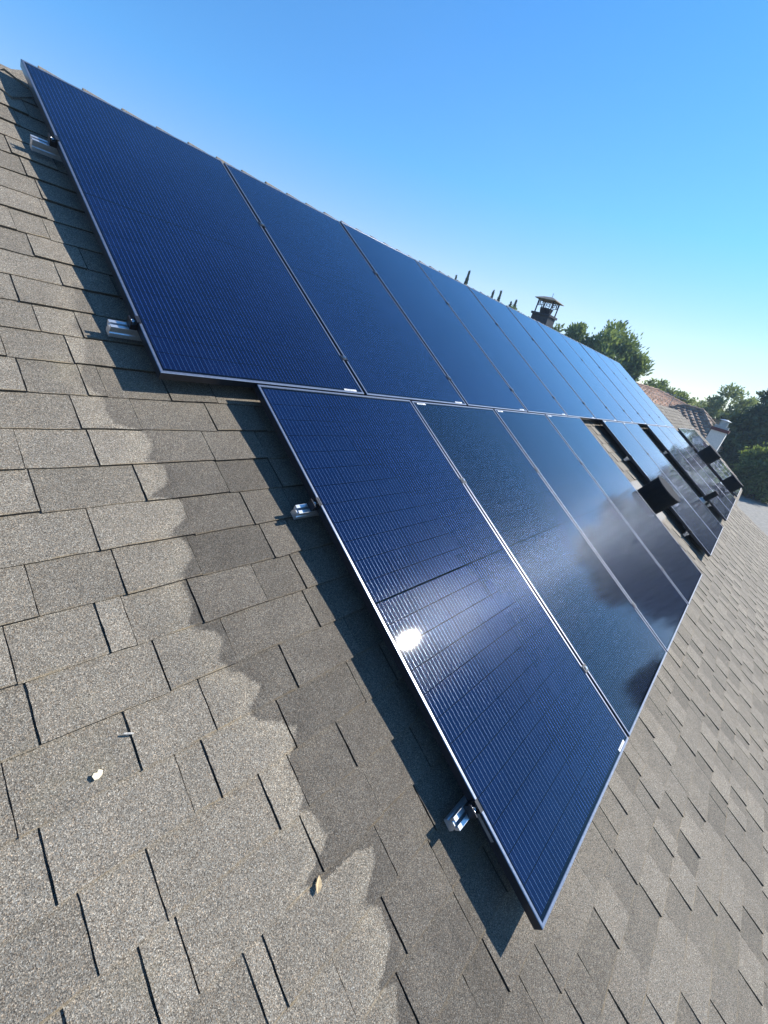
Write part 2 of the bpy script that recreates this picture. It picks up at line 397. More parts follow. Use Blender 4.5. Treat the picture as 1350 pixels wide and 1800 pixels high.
mb.obj('hip_roof', SH, house, tone=True)
mb = MB(); mb.box(HIPE+0.5, 11.6, ev.y+0.45, ry+back-0.45, GZ-0.05, ev.z-0.02)
mb.obj('wall', WALLM, house)
mb = MB(); mb.box(11.62, 17.0, -0.9, 2.6, GZ-0.05, -1.35); mb.obj('wing_wall', WALLM, house)
mb = MB(); fl = [(13.1,-1.75),(34,-1.75),(34,-3.6),(24,-4.2),(13.1,-6.5)]
b = mb.add([(x,y,-2.3) for x,y in fl]); e = mb.add([(x,y,-2.46) for x,y in fl]); n = len(fl)
mb.face([b+i for i in range(n)]); mb.face([e+i for i in range(n)][::-1])
for i in range(n): j=(i+1)%n; mb.face([b+i,b+j,e+j,e+i])
mb.obj('flat_roof', FLATR, house)
mb = MB(); mb.box(17.1, 32, -3.0, -1.9, GZ-0.05, -2.47); mb.obj('carport_wall', WALLM, house)
# gutter along the lower eave
mb = MB(); mb.prism([(ev.y-0.13, ev.z-0.03), (ev.y-0.005, ev.z-0.05), (ev.y-0.005, ev.z-0.16), (ev.y-0.11, ev.z-0.16)], HIPE, 13.3)
mb.obj('gutter', WOODF, house)

# ---- shingles
def vk(k):
    xs = [-30,-10,-5,0,6,12,15,18,21,30,40]; ys = [-29.2,-9.69,-4.81,0,6.04,12.02,14.95,17.9,20.73,29.3,38.9]
    return 0.108 - 0.1415*float(np.interp(k, xs, ys))
JOINTS = {0:[-.212,-.156],1:[-.266,-.092],2:[-.43,-.253,.116],3:[-.424,-.162,.116],4:[-.324,-.06,.155],5:[-.484,-.298,-.089],6:[-.551,-.373,-.312,-.137,.076],
 7:[-.539,-.277,-.089],8:[-.6,-.385,-.206,.051],9:[-.571,-.313,-.249],10:[-.419,-.15,-.06,.12],11:[-.596,-.476,-.406,-.091],12:[-.312,-.267,.093],13:[-.147,.026,.236],
 14:[-.018,.237],15:[.149],16:[.42,.786],17:[.446,.563,.74],18:[.801,1.048,1.216],19:[.755,1.099],20:[1.408,1.842],21:[1.779],-1:[-.219],-2:[-.28,-.16],-5:[-.217],-6:[-.141],-7:[-.125],-8:[-.111],-10:[-.161]}
PANELS = []          # (u0, v0 lower edge, name of row, index)
for k in range(11): PANELS.append((k*(PW+PG), 0.0))
LV = -(PH + ROWGAP)
LOWU = [LOFF + k*(PW+PG) for k in range(4)] + [5.547, 5.547+PW+PG] + [8.43 + k*(PW+PG) for k in range(3)] + [12.30 + k*(PW+PG) for k in range(3)]
for u in LOWU: PANELS.append((u, LV))
def hidden(u, v):
    d = np.array([u, v, ROOFN]) - CC
    s = -CC[2] / d[2]; q = CC + s*d
    return any(a < q[0] < a+PW and c < q[1] < c+PH for a, c in PANELS)
def inside(u, v):
    c = False; n = len(ROOFPOLY)
    for i in range(n):
        (x1,y1),(x2,y2) = ROOFPOLY[i], ROOFPOLY[(i+1)%n]
        if (y1 > v) != (y2 > v) and u < (x2-x1)*(v-y1)/(y2-y1)+x1: c = not c
    return c
tabs = []
R2 = random.Random(5)
for k in range(-16, 30):
    vt, vb = vk(k), vk(k+1)
    if vt > RIDGEV + 0.1 or vb < -4.1: continue
    js = sorted(JOINTS.get(k, []))
    if js:
        lo, hi = js[0], js[-1]
    else:
        lo = hi = R2.uniform(-0.3, 0.1); js = [lo]
    w = lambda n_=False: R2.choice((0.085, 0.11, 0.13, 0.15, 0.17, 0.20) if n_ else (0.11, 0.17, 0.2, 0.24, 0.27, 0.3, 0.22)) + R2.uniform(-0.015, 0.015)
    while js[0] > -6.0: js.insert(0, js[0]-w())
    while js[-1] < 18.2: js.append(js[-1]+w(js[-1] > 0.55))
    lvl = R2.choice((0, 1))
    for a, c in zip(js[:-1], js[1:]):
        lvl = (1-lvl) if R2.random() < 0.88 else lvl
        tabs.append((a, c, vb, vt, lvl, k))
def tab_mesh(mb, a, c, vb, vt, lvl, rr, fine=False):
    a0 = max(a, -5.99)
    mid = ((a0+c)/2, (vb+vt)/2)
    thick = 0.0056 + (0.0042 if a < 0.5 else 0.0060)*lvl + rr.uniform(0, 0.0012)
    top = vt + 0.022
    gl = 0.0022 if rr.random() < 0.8 else 0.0005
    gr = 0.0021 if rr.random() < 0.8 else 0.0005
    ns = 4
    sk = rr.uniform(-0.0025, 0.0025)
    low, lowb, upp = [], [], []
    for i in range(ns+1):
        f = i/ns
        uu = a0+gl + (c-gr-a0-gl)*f
        vv = vb + sk*(f-0.5)*2 + rr.uniform(-0.0010, 0.0010)
        lift = rr.uniform(-0.0004, 0.0010)
        low.append((uu, vv, ROOFN - 0.0035 + thick + lift)); lowb.append((uu, vv+0.0004, ROOFN - 0.0049))
        upp.append((uu + rr.uniform(-0.0006,0.0006), top, ROOFN - 0.0028 + 0.0012*lvl))
    b = mb.add(low); e = mb.add(lowb); t = mb.add(upp)
    tb = mb.add([(upp[0][0], top, ROOFN-0.0049), (upp[-1][0], top, ROOFN-0.0049)])
    sw = rr.uniform(0.002, 0.0055)
    mid_ = mb.add([(p[0]+(q[0]-p[0])*sw/0.16, p[1]+sw, p[2]+(q[2]-p[2])*sw/0.16+0.0004) for p, q in zip(low, upp)])
    sd = 7 if fine else 0
    def side(i):
        p, q = mb.v[mid_+i], upp[i]
        pts = [tuple(p[c_]+(q[c_]-p[c_])*(j+1)/(sd+1) + (rr.uniform(-0.0008, 0.0008) if c_ == 0 else 0.0) for c_ in range(3)) for j in range(sd)]
        lo_ = [(x, y, ROOFN-0.0049) for x, y, z in pts]
        return (mb.add(pts) if pts else 0), (mb.add(lo_) if pts else 0)
    la, lb = side(0); ra, rb = side(ns)
    t0 = mb.t
    for i in range(ns):
        mb.t = t0 + 10.0; mb.face([b+i, b+i+1, mid_+i+1, mid_+i])
        mb.t = 0.34; mb.face([e+i, e+i+1, b+i+1, b+i])          # bare asphalt of the cut edge
    mb.t = t0
    mb.face([mid_+i for i in range(ns+1)] + [ra+j for j in range(sd)] + [t+i for i in range(ns, -1, -1)] + [la+j for j in range(sd-1, -1, -1)])
    mb.t = 0.34
    for top_, bot_, s0, s1, tt_, bb_, ee_ in ((la, lb, mid_, b, t, tb, e), (ra, rb, mid_+ns, b+ns, t+ns, tb+1, e+ns)):
        if sd:
            mb.face([ee_, s1, s0, top_, bot_])
            for j in range(sd-1): mb.face([bot_+j, top_+j, top_+j+1, bot_+j+1])
            mb.face([bot_+sd-1, top_+sd-1, tt_, bb_])
        else: mb.face([ee_, s1, s0, tt_, bb_])
    mb.t = t0
order = []
for i, (a, c, vb, vt, lvl, k) in enumerate(tabs):
    um, vm = (a+c)/2, (vb+vt)/2
    if not inside(um, min(vm, RIDGEV-0.01)): continue
    if c > 11.8 and not (inside(a, vm) and inside(c, vm) and inside(um, vb) and inside(um, vt)): continue
    area = -1.0
    q = [pix(x, y, ROOFN) for x, y in ((a,vb),(c,vb),(c,vt),(a,vt))]
    if all(z > 0.05 for _, _, z in q):
        vis = any(0 <= x <= 1350 and 0 <= y <= 1800 for x, y, z in q + [pix(um, vm, ROOFN)])
        hid = all(hidden(x, y) for x, y in ((a,vb),(c,vb),(c,vt),(a,vt),(um,vm)))
        if vis and not hid:
            P = [(min(max(x,0),1350), min(max(y,0),1800)) for x, y, z in q]
            area = abs(sum(P[j][0]*P[(j+1)%4][1]-P[(j+1)%4][0]*P[j][1] for j in range(4)))/2
    order.append((area, i))
order.sort(reverse=True)
rest = MB()
for rank, (area, i) in enumerate(order):
    a, c, vb, vt, lvl, k = tabs[i]
    rr = random.Random(1000+i)
    tone = rr.choice((0.88, 0.95, 1.0, 1.04, 1.08)) * rr.uniform(0.95, 1.05) * ((0.955 + 0.06*lvl) if a < 0.5 else (0.83 + 0.20*lvl))
    if rank < 298 and area > 0:
        m1 = MB(); m1.t = tone; tab_mesh(m1, a, c, vb, vt, lvl, rr, rank < 150); m1.obj('shingle', SH, roof, tone=True)
    else:
        rest.t = tone; tab_mesh(rest, a, c, vb, vt, lvl, rr)
tag(rest.obj('shingle_field', SH, roof, tone=True), kind='stuff')

# ---- ridge caps: bent pieces, each lapping the next
cap = MB(); L = 0.285; A2 = 2*PITCH
for side in (0, 1):
    pass
def capm(rr):
    m = MB(); m.t = rr.uniform(0.85, 1.08)
    th = 0.007
    hw = 0.150
    sec = [(-hw, -hw*0.0)]
    rows = []
    for x, lift in ((0.0, 0.022), (L, 0.001)):
        up = lift
        # cross-section in (slope) coordinates relative to the ridge line, y across, z up (world)
        def p(s, off):
            return (x, s*math.cos(PITCH), -abs(s)*math.sin(PITCH) + off)
        o = [p(-hw, up), p(-0.05, up+0.001), p(0.0, up+0.008), p(0.05, up+0.001), p(hw, up)]
        rows.append(o)
    b = m.add(rows[0]); e = m.add(rows[1])
    b2 = m.add([(x,y,z-th) for x,y,z in rows[0]]); e2 = m.add([(x,y,z-th) for x,y,z in rows[1]])
    for i in range(4):
        m.face([b+i,e+i,e+i+1,b+i+1]); m.face([b2+i,b2+i+1,e2+i+1,e2+i])
    for i in range(4):
        m.face([b+i,b+i+1,b2+i+1,b2+i]); m.face([e+i,e2+i,e2+i+1,e+i+1])
    m.face([b,b2,e2,e]); m.face([b+4,e+4,e2+4,b2+4])
    return m
capmeshes = [capm(random.Random(40+i)).mesh('ridge_cap', SH, tone=True) for i in range(5)]
far = None
# hip caps run down from the ridge end to the left eave corner
hd = (Vector((HIPE, ev.y, ev.z)) - Vector((HU, ry, rz))).normalized()
sa = (Vector((1, 0, 0)) - hd*hd.x).normalized(); sb = (Vector((0, 1, 0)) - hd*hd.y)
nb = Vector((-math.sin(PITCH), 0, math.cos(PITCH))); sb = hd.cross(nb).normalized(); sb = sb if sb.y > 0 else -sb
na = Vector((0, -math.sin(PITCH), math.cos(PITCH))); sa = hd.cross(na).normalized(); sa = sa if sa.x > 0 else -sa
hm = MB(); hm.t = 0.97; upv = (na+nb).normalized()
def hp(x, side, w_, l_): return hd*x + side*w_ + upv*l_
r0_ = [hp(0,sa,.15,.004), hp(0,sa,0,.010), hp(0,sb,.15,.004)]; r1_ = [hp(.285,sa,.15,.016), hp(.285,sa,0,.024), hp(.285,sb,.15,.016)]
b = hm.add(r0_); e = hm.add(r1_); e2 = hm.add([p_-upv*.008 for p_ in r1_]); b2 = hm.add([p_-upv*.008 for p_ in r0_])
for i in (0,1):
    hm.face([b+i,b+i+1,e+i+1,e+i]); hm.face([e+i,e+i+1,e2+i+1,e2+i])
hm.face([b,e,e2,b2]); hm.face([b+2,b2+2,e2+2,e+2])
hme = hm.mesh('hip_cap', SH, tone=True)
hl = (Vector((HIPE, ev.y, ev.z)) - Vector((HU, ry, rz))).length
for i in range(int(hl/0.2)):
    o = link('hip_cap', hme, house); o.location = Vector((HU, ry, rz)) + hd*(0.2*i-0.06) + Vector((0,0,-0.004))
u = 0.115; i = 0
while u < 11.85:
    o = link('ridge_cap', capmeshes[i % 5], house)
    o.location = (u, ry + random.uniform(-0.006,0.006), rz + 0.012 + random.uniform(0,0.004)); o.rotation_euler = (0, 0, random.uniform(-0.012,0.012))
    u += 0.2; i += 1

# ---- round roof vents (parts of the house)
def round_vent(u, v, r, h, name='roof_vent'):
    m = MB()
    m.tube((0,0,0.0), (0,0,h-0.004), r*0.97, r, 28)
    o = m.obj(name, VENTM, roof, smooth=False); o.location = (u, v, ROOFN)
    m = MB(); m.tube((0,0,h-0.0035), (0,0,h+0.010), r*1.02, r*1.0, 28); t_ = m.obj('vent_lid', VENTT, o)
    m = MB(); m.box(-r*1.5, r*1.5, -r*1.5, r*1.6, 0.0065, 0.0095); m.obj('vent_flange', FLASH, o)
    return o
round_vent(5.16, -1.19, 0.180, 0.262)
round_vent(11.99, -0.95, 0.19, 0.375)
round_vent(11.99, -1.76, 0.17, 0.335)
m = MB(); m.tube((0,0,0), (0,0,0.30), 0.043, 0.043, 18); o = m.obj('vent_pipe', VENTM, roof); o.location = (8.02, -1.60, ROOFN)
m = MB(); m.tube((0,0,0.007), (0,0,0.10), 0.085, 0.05, 18); m.obj('pipe_boot', GALV, o)

# ---- chimney with open cap, behind the ridge
def chimney_with_cap():
    p = at(25.15, 0, 12.0); x, y = p.x, p.y
    z1 = CW.z + 12.0*math.tan(math.radians(5.75)); hw = 0.215
    c = MB(); c.box(x-hw, x+hw, y-hw, y+hw, rz-2.2, z1-0.05)
    ch = c.obj('chimney', COPPER, house)
    c = MB(); c.box(x-hw-0.03, x+hw+0.03, y-hw-0.03, y+hw+0.03, z1-0.048, z1); c.obj('chimney_crown', COPPER, ch)
    for sx in (-1, 1):
        for sy in (-1, 1):
            c = MB(); c.box(x+sx*0.185-0.012, x+sx*0.185+0.012, y+sy*0.185-0.012, y+sy*0.185+0.012, z1+0.001, z1+0.29); c.obj('cap_post', COPPER, ch)
    c = MB(); c.tube((x,y,z1+0.001),(x,y,z1+0.13),0.13,0.16,20); c.obj('flue', COPPER, ch)
    c = MB()
    for sx, sy in ((-1,0),(1,0),(0,-1),(0,1)):
        for s in (-0.09, 0.09):
            for q in range(14):
                a0, a1 = 2*math.pi*q/14, 2*math.pi*(q+1)/14
                r = 0.052
                def P(a):
                    if sx: return (x+sx*0.19, y+s+r*math.cos(a), z1+0.215+r*math.sin(a))
                    return (x+s+r*math.cos(a), y+sy*0.19, z1+0.215+r*math.sin(a))
                c.tube(P(a0), P(a1), 0.008, 0.008, 5, False)
    c.obj('scroll_ironwork', COPPER, ch)
    c = MB(); e = 0.27; zz = z1+0.291
    b = c.add([(x-e,y-e,zz),(x+e,y-e,zz),(x+e,y+e,zz),(x-e,y+e,zz),(x-e,y-e,zz+0.012),(x+e,y-e,zz+0.012),(x+e,y+e,zz+0.012),(x-e,y+e,zz+0.012),
               (x-0.12,y-0.12,zz+0.075),(x+0.12,y-0.12,zz+0.075),(x+0.12,y+0.12,zz+0.075),(x-0.12,y+0.12,zz+0.075),(x,y,zz+0.10)])
    c.face([b,b+3,b+2,b+1])
    for i in range(4):
        j=(i+1)%4; c.face([b+i,b+j,b+4+j,b+4+i]); c.face([b+4+i,b+4+j,b+8+j,b+8+i]); c.face([b+8+i,b+8+j,b+12])
    c.obj('cap_roof', CAPTOP, ch)
    c = MB(); c.tube((x+0.05,y,zz+0.08),(x+0.05,y,zz+0.20),0.009,0.006,8); c.obj('finial', GALV, ch)
chimney_with_cap()

# ------------------------------------------------------------------ solar panels
def make_panel_meshes():
    fr = MB()
    lip = 0.011; ch = 0.0020
    W, H, T = PW, PH, PT
    def ring(i0, z0, i1, z1, mat):
        fr.m = mat
        p0 = [(i0,i0,z0),(W-i0,i0,z0),(W-i0,H-i0,z0),(i0,H-i0,z0)]
        p1 = [(i1,i1,z1),(W-i1,i1,z1),(W-i1,H-i1,z1),(i1,H-i1,z1)]
        b = fr.add(p0); e = fr.add(p1)
        for i in range(4):
            j=(i+1)%4; fr.face([b+i,b+j,e+j,e+i])
    ring(0.024, -T, 0, -T, 0); ring(0, -T, 0, -ch, 0); ring(0, -ch, ch, 0, 1); ring(ch, 0, lip-0.001, 0, 1); ring(lip-0.001, 0, lip, -0.0016, 1); ring(lip, -0.0016, lip, -0.006, 0); ring(lip, -0.006, 0.024, -T, 0)
    frm = fr.mesh('frame', [FRAME, LIP])
    g = MB(); i = lip+0.0003; b = g.add([(i,i,-0.0016),(W-i,i,-0.0016),(W-i,H-i,-0.0016),(i,H-i,-0.0016)]); g.face([b,b+1,b+2,b+3])
    gm = g.mesh('glass', CELL)
    k = MB(); b = k.add([(i,i,-0.0066),(W-i,i,-0.0066),(W-i,H-i,-0.0066),(i,H-i,-0.0066)]); k.face([b+3,b+2,b+1,b])
    km = k.mesh('backsheet', BACK)
    s = MB(); s.box(0, 0.085, 0, 0.011, -0.0013, -0.0009)
    s.m = 1
    rr = random.Random(3); x = 0.006
    while x < 0.062:
        w = rr.choice((0.0006,0.0010,0.0016)); s.box(x, x+w, 0.0022, 0.0090, -0.00089, -0.00080); x += w + rr.choice((0.0006,0.001,0.0014))
    sm = s.mesh('barcode_label', [STICK, INK])
    j = MB(); j.box(0, 0.001, 0, 0.16, 0, 0.010)
    jm = j.mesh('rating_label', STICK)
    return frm, gm, km, sm
frm, gm, km, sm = make_panel_meshes()
ORD = ['first','second','third','fourth','fifth','sixth','seventh','eighth','ninth','tenth','eleventh']
BLUE = (0.0027, 0.0080, 0.037)
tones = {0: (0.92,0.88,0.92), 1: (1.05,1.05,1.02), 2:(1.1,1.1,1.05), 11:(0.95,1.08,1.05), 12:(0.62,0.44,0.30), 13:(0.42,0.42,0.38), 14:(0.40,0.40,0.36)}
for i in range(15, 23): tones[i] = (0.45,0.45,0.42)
for idx, (u, v) in enumerate(PANELS):
    if idx < 11:
        lab = ('black framed blue solar panel, %s from the left in the upper row' % ORD[idx]) if idx < 10 else 'black framed blue solar panel at the far end of the upper row'
        lab = lab.replace('first from the left', 'leftmost one')
        grp = 'solar panels of the upper row'
    else:
        k = idx-11; grp = 'solar panels of the lower row'
        if k == 0: lab = 'large near solar panel with the sun glare, leftmost in the lower row'
        elif k == 1: lab = 'dark greyish solar panel right beside the one with the sun glare'
        elif k == 2: lab = 'third solar panel from the left in the lower row'
        elif k == 3: lab = 'fourth solar panel of the lower row, just left of the wide round vent gap'
        elif k in (4, 5): lab = '%s of the two lower solar panels between the round vent and thin pipe' % ('nearer' if k == 4 else 'farther')
        elif k in (6, 7, 8): lab = '%s of the three lower solar panels just beyond the thin vent pipe' % ('nearest','middle one','farthest')[k-6]
        else: lab = '%s of the three solar panels in the last block, by the white chimney' % ('nearest','middle one','farthest')[k-9]
    t = roofthing('solar_panel', lab, 'solar panel', u, v, random.uniform(-0.0006,0.0006), grp)
    tl = 0.0010
    t.rotation_euler = (PITCH + random.uniform(-tl,tl), random.uniform(-tl,tl), random.uniform(-0.0003,0.0003))
    link('frame', frm, t); g = link('glass', gm, t); link('backsheet', km, t)
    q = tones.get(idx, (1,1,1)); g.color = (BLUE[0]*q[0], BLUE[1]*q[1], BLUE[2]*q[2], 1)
    s = link('barcode_label', sm, t)
    if idx < 12: s.location = (PW-0.135, 0.0125, 0)
    else: s.location = (0.045, PH-0.0245, 0)
    if idx == 11:
        j = MB(); j.box(-0.0008, -0.0003, 0.24, 0.36, -0.024, -0.012); j.obj('rating_label', GALV, t)

# ------------------------------------------------------------------ rails with clamps and feet
RT = -PT - 0.0015
RH = 0.046
prof = [(-0.017,-RH),(0.017,-RH),(0.017,-0.030),(0.013,-0.027),(0.013,-0.020),(0.017,-0.017),(0.019,-0.004),(0.019,0.0),(0.0055,0.0),(0.0055,-0.003),(0.010,-0.004),(0.010,-0.013),
        (-0.010,-0.013),(-0.010,-0.004),(-0.0055,-0.003),(-0.0055,0.0),(-0.019,0.0),(-0.019,-0.004),(-0.017,-0.017),(-0.013,-0.020),(-0.013,-0.027),(-0.017,-0.030)]
mc = MB()
mc.box(-0.020, 0.020, -0.017, 0.017, 0.0006, 0.0042); mc.box(-0.0085, 0.0085, -0.017, 0.017, -0.033, 0.0005)
MCM = mc.mesh('mid_clamp', CLAMP)
bo = MB(); bo.tube((0,0,0.0044),(0,0,0.0065),0.0085,0.0085,14); bo.tube((0,0,0.0066),(0,0,0.0118),0.0068,0.0062,6); BOM = bo.mesh('bolt', STEEL)
ec = MB(); ec.box(-0.026, -0.002, -0.018, 0.018, -0.0335, -0.010); ec.box(-0.026, -0.0225, -0.018, 0.018, -0.0098, 0.0005); ec.box(-0.0022, 0.0075, -0.018, 0.018, 0.0006, 0.0038); ec.box(-0.006, -0.0022, -0.018, 0.018, -0.0095, 0.0038)
ECM = ec.mesh('end_clamp', CLAMP)
rg = MB()
for q in range(16):
    a0, a1 = 2*math.pi*q/16, 2*math.pi*(q+1)/16
    rg.tube((-0.0145+0.0062*math.cos(a0), 0.0062*math.sin(a0), -0.0075), (-0.0145+0.0062*math.cos(a1), 0.0062*math.sin(a1), -0.0075), 0.0017, 0.0017, 6, False)
rg.tube((-0.0145,0,-0.0098),(-0.0145,0,-0.0088),0.0060,0.0060,12)
RGM = rg.mesh('bolt', STEEL)
lf = MB(); lf.box(-0.02, 0.02, 0.0225, 0.0275, ROOFN-RT+0.012, -0.010); lf.box(-0.02, 0.02, 0.0225, 0.075, ROOFN-RT+0.0075, ROOFN-RT+0.0118); LFM = lf.mesh('mounting_foot', ALU)
fs = MB(); fs.box(-0.11, 0.11, -0.06, 0.2, ROOFN-RT+0.0042, ROOFN-RT+0.0062); FSM = fs.mesh('flashing', FLASH)
def rail(u0, u1, v, edges, mids, label, group):
    t = roofthing('mounting_rail', label, 'mounting rail', u0, v, RT, group)
    m = MB(); m.prism(prof, 0, u1-u0); m.obj('rail_profile', ALU, t)
    for x in mids:
        c = link('mid_clamp', MCM, t); c.location = (x-u0, 0, -RT); b_ = link('bolt', BOM, c)
    for x, flip in edges:
        c = link('end_clamp', ECM, t); c.location = (x-u0, 0, -RT)
        if flip: c.rotation_euler = (0,0,math.pi)
        link('bolt', RGM, c)
    x = 0.42
    while x < u1-u0-0.1:
        f_ = link('mounting_foot', LFM, t); f_.location = (x,0,0); g_ = link('flashing', FSM, f_)
        x += 1.22
ends_u = 10*(PW+PG)+PW
for v, w in ((0.262, 'silver mounting rail under the upper row of panels, the lower one'), (1.405, 'silver mounting rail under the upper row of panels, nearer the ridge')):
    rail(-0.086, ends_u+0.07, v, [(0,False),(ends_u,True)], [k*(PW+PG)-PG/2 for k in range(1,11)], w, 'rails under the panels')
BL = [(LOWU[0:4], 'the four near panels of the lower row'), (LOWU[4:6], 'the pair of lower panels behind the round vent'), (LOWU[6:9], 'the three lower panels beyond the thin pipe'), (LOWU[9:12], 'the last three far panels')]
for us, w in BL:
    for v, h_ in ((-0.607, 'the upslope one'), (-1.736, 'the downslope one')):
        rail(us[0]-0.078, us[-1]+PW+0.07, v, [(us[0],False),(us[-1]+PW,True)], [x-PG/2 for x in us[1:]], 'silver mounting rail under %s, %s' % (w, h_), 'rails under the panels')

# ------------------------------------------------------------------ litter on the shingles
def litter(name, label, cat, u, v, rotz, pts, hgt, mat):
    mb = MB(); n = len(pts)
    b = mb.add([(x, y, hgt(x, y)+0.0005) for x, y in pts]); c = mb.add([(0,0,hgt(0,0)+0.0030)])
    b2 = mb.add([(x, y, hgt(x, y)-0.0006) for x, y in pts]); c2 = mb.add([(0,0,hgt(0,0)+0.0018)])
    for i in range(n):
        j=(i+1)%n; mb.face([b+i,b+j,c]); mb.face([b2+j,b2+i,c2]); mb.face([b+i,b2+i,b2+j,b+j])
    o = mb.obj(name, mat); o.location = W3(u, v, ROOFN+0.0045)
    o.rotation_euler = (Matrix.Rotation(PITCH,3,'X') @ Matrix.Rotation(rotz,3,'Z')).to_euler()
    tag(o, label, cat); return o
litter('wood_chip', 'pale cream chip of wood lying on the sunlit shingles at left', 'wood chip', -0.463, -1.132, 0.4,
       [(-.010,-.004),(-.004,-.008),(.005,-.007),(.011,-.001),(.007,.006),(.001,.004),(-.003,.008),(-.009,.005)], lambda x,y: 0.004+0.25*abs(y), PETAL)
litter('dry_leaf', 'small curled tan leaf on the edge of the damp stain', 'leaf', -0.117, -1.601, 0.9,
       [(-.017,0),(-.010,-.006),(0,-.0085),(.010,-.005),(.018,.001),(.010,.006),(.001,.0075),(-.010,.005)], lambda x,y: 0.003+0.6*abs(y)+0.12*abs(x), LEAFD)
mb = MB(); mb.tube(W3(-0.398,-1.077,ROOFN+0.0085), W3(-0.386,-1.083,ROOFN+0.0092), 0.0020, 0.0024, 8); mb.tube(W3(-0.3859,-1.08305,ROOFN+0.0092), W3(-0.379,-1.0865,ROOFN+0.0085), 0.0024, 0.0017, 8)
tag(mb.obj('twig', TWIG), 'short pale twig lying across a shingle joint above the wood chip', 'twig')

# ------------------------------------------------------------------ white chimney behind the roof end
p = at(3.55, 0, 21.2)
ch2 = thing('chimney', 'white rendered chimney with maroon band and metal cowl beyond the roof end', 'chimney', (p.x, p.y, GZ))
zt = CW.z + 21.2*math.tan(math.radians(-0.75)) - GZ
m = MB(); m.box(-0.25,0.25,-0.26,0.26,-0.05,zt); m.obj('stack', STUCCO, ch2)
m = MB(); m.box(-0.29,0.29,-0.30,0.30,zt+0.001,zt+0.12); m.obj('band', MAROON, ch2)
m = MB(); m.box(-0.22,0.22,-0.23,0.23,zt+0.121,zt+0.21); m.obj('cap_base', GALV, ch2)
m = MB(); m.tube((0,0,zt+0.211),(0,0,zt+0.42),0.15,0.15,18); m.obj('cowl', GALV, ch2)
m = MB(); m.tube((0,0,zt+0.421),(0,0,zt+0.47),0.21,0.06,18); m.obj('cowl_lid', GALV, ch2)

# ------------------------------------------------------------------ neighbouring tiled houses
def tiled_slope(mb, A, B, Cc, D, rows, cols, rr):
    """A,B along the eave, D,C along the top (C may equal D); barrel tiles laid in stepped courses"""
    A, B, Cc, D = map(Vector, (A, B, Cc, D))
    nrm = (B-A).cross(D-A).normalized()
    if nrm.z < 0: nrm = -nrm
    for r in range(rows):
        f0, f1 = r/rows, (r+1)/rows
        L0, R0 = A.lerp(D, f0), B.lerp(Cc, f0); L1, R1 = A.lerp(D, f1), B.lerp(Cc, f1)
        n = max(2, int(round(cols * (R0-L0).length / (B-A).length)))
        for c in range(n):
            mb.t = rr.uniform(0.7, 1.18)
            g0, g1 = c/n, (c+1)/n
            gm_ = (g0+g1)/2
            h0, h1 = 0.075, 0.03
            P = [L0.lerp(R0,g0)+nrm*0.012, L0.lerp(R0,g0+0.3/n)+nrm*h0, L0.lerp(R0,g1-0.3/n)+nrm*h0, L0.lerp(R0,g1)+nrm*0.012,
                 L1.lerp(R1,g0)+nrm*0.0, L1.lerp(R1,g0+0.3/n)+nrm*h1, L1.lerp(R1,g1-0.3/n)+nrm*h1, L1.lerp(R1,g1)+nrm*0.0,
                 L0.lerp(R0,g0+0.3/n)-nrm*0.02, L0.lerp(R0,g1-0.3/n)-nrm*0.02]
            b = mb.add(P)
            mb.face([b,b+1,b+5,b+4]); mb.face([b+1,b+2,b+6,b+5]); mb.face([b+2,b+3,b+7,b+6]); mb.face([b+8,b+9,b+2,b+1])
def tiled_house(label, cx, cy, hx, hy, ze, za, ridge, yaw, seed, TILE=None):
    rr = random.Random(seed)
    t = thing('tiled_house', label, 'house', (cx, cy, GZ), (0,0,yaw), 'neighbouring tiled houses')
    ze -= GZ; za -= GZ
    w = MB(); w.box(-hx+0.35, hx-0.35, -hy+0.35, hy-0.35, -0.05, ze-0.03); wl = w.obj('wall', WALLM, t)
    E = [(-hx,-hy,ze),(hx,-hy,ze),(hx,hy,ze),(-hx,hy,ze)]
    r0, r1 = (0,-ridge,za), (0,ridge,za)
    m = MB()
    rows, per = 12, 0.32
    tiled_slope(m, E[3], E[0], r0, r1, rows, int(2*hy/per), rr)
    tiled_slope(m, E[0], E[1], r0, r0, rows, int(2*hx/per), rr)
    tiled_slope(m, E[1], E[2], r1, r0, rows, int(2*hy/per), rr)
    tiled_slope(m, E[2], E[3], r1, r1, rows, int(2*hx/per), rr)
    rf = m.obj('roof', TILE, t, tone=True)
    m = MB(); m.t = 1.0
    for a, c in ((E[0],r0),(E[1],r0),(E[2],r1),(E[3],r1),(r0,r1)):
        a, c = Vector(a), Vector(c)
        n = max(3, int((c-a).length/0.4))
        for i in range(n):
            m.t = rr.uniform(0.7,1.1); m.tube(a.lerp(c,i/n)+Vector((0,0,0.05)), a.lerp(c,(i+1.08)/n)+Vector((0,0,0.03)), 0.11, 0.085, 8)
    m.obj('ridge_tiles', TILE, t, tone=True)
    m = MB(); f = 0.03
    m.box(-hx, hx, -hy-0.03, -hy, ze-0.17, ze+0.005); m.box(-hx, hx, hy, hy+0.03, ze-0.17, ze+0.005); m.box(-hx-0.03, -hx, -hy-0.03, hy+0.03, ze-0.17, ze+0.005); m.box(hx, hx+0.03, -hy-0.03, hy+0.03, ze-0.17, ze+0.005)
    m.obj('fascia', WOODF, t)
    for y in (-hy*0.45, hy*0.45):
        m = MB(); m.box(-hx+0.30, -hx+0.348, y-0.6, y+0.6, ze-1.75, ze-0.6); wdw = m.obj('window', STUCCO, t)
        m = MB(); m.box(-hx+0.285, -hx+0.299, y-0.53, y+0.53, ze-1.68, ze-0.67); m.obj('pane', GLASSD, wdw)
    return t
pa = at(13.4, 0, 34)
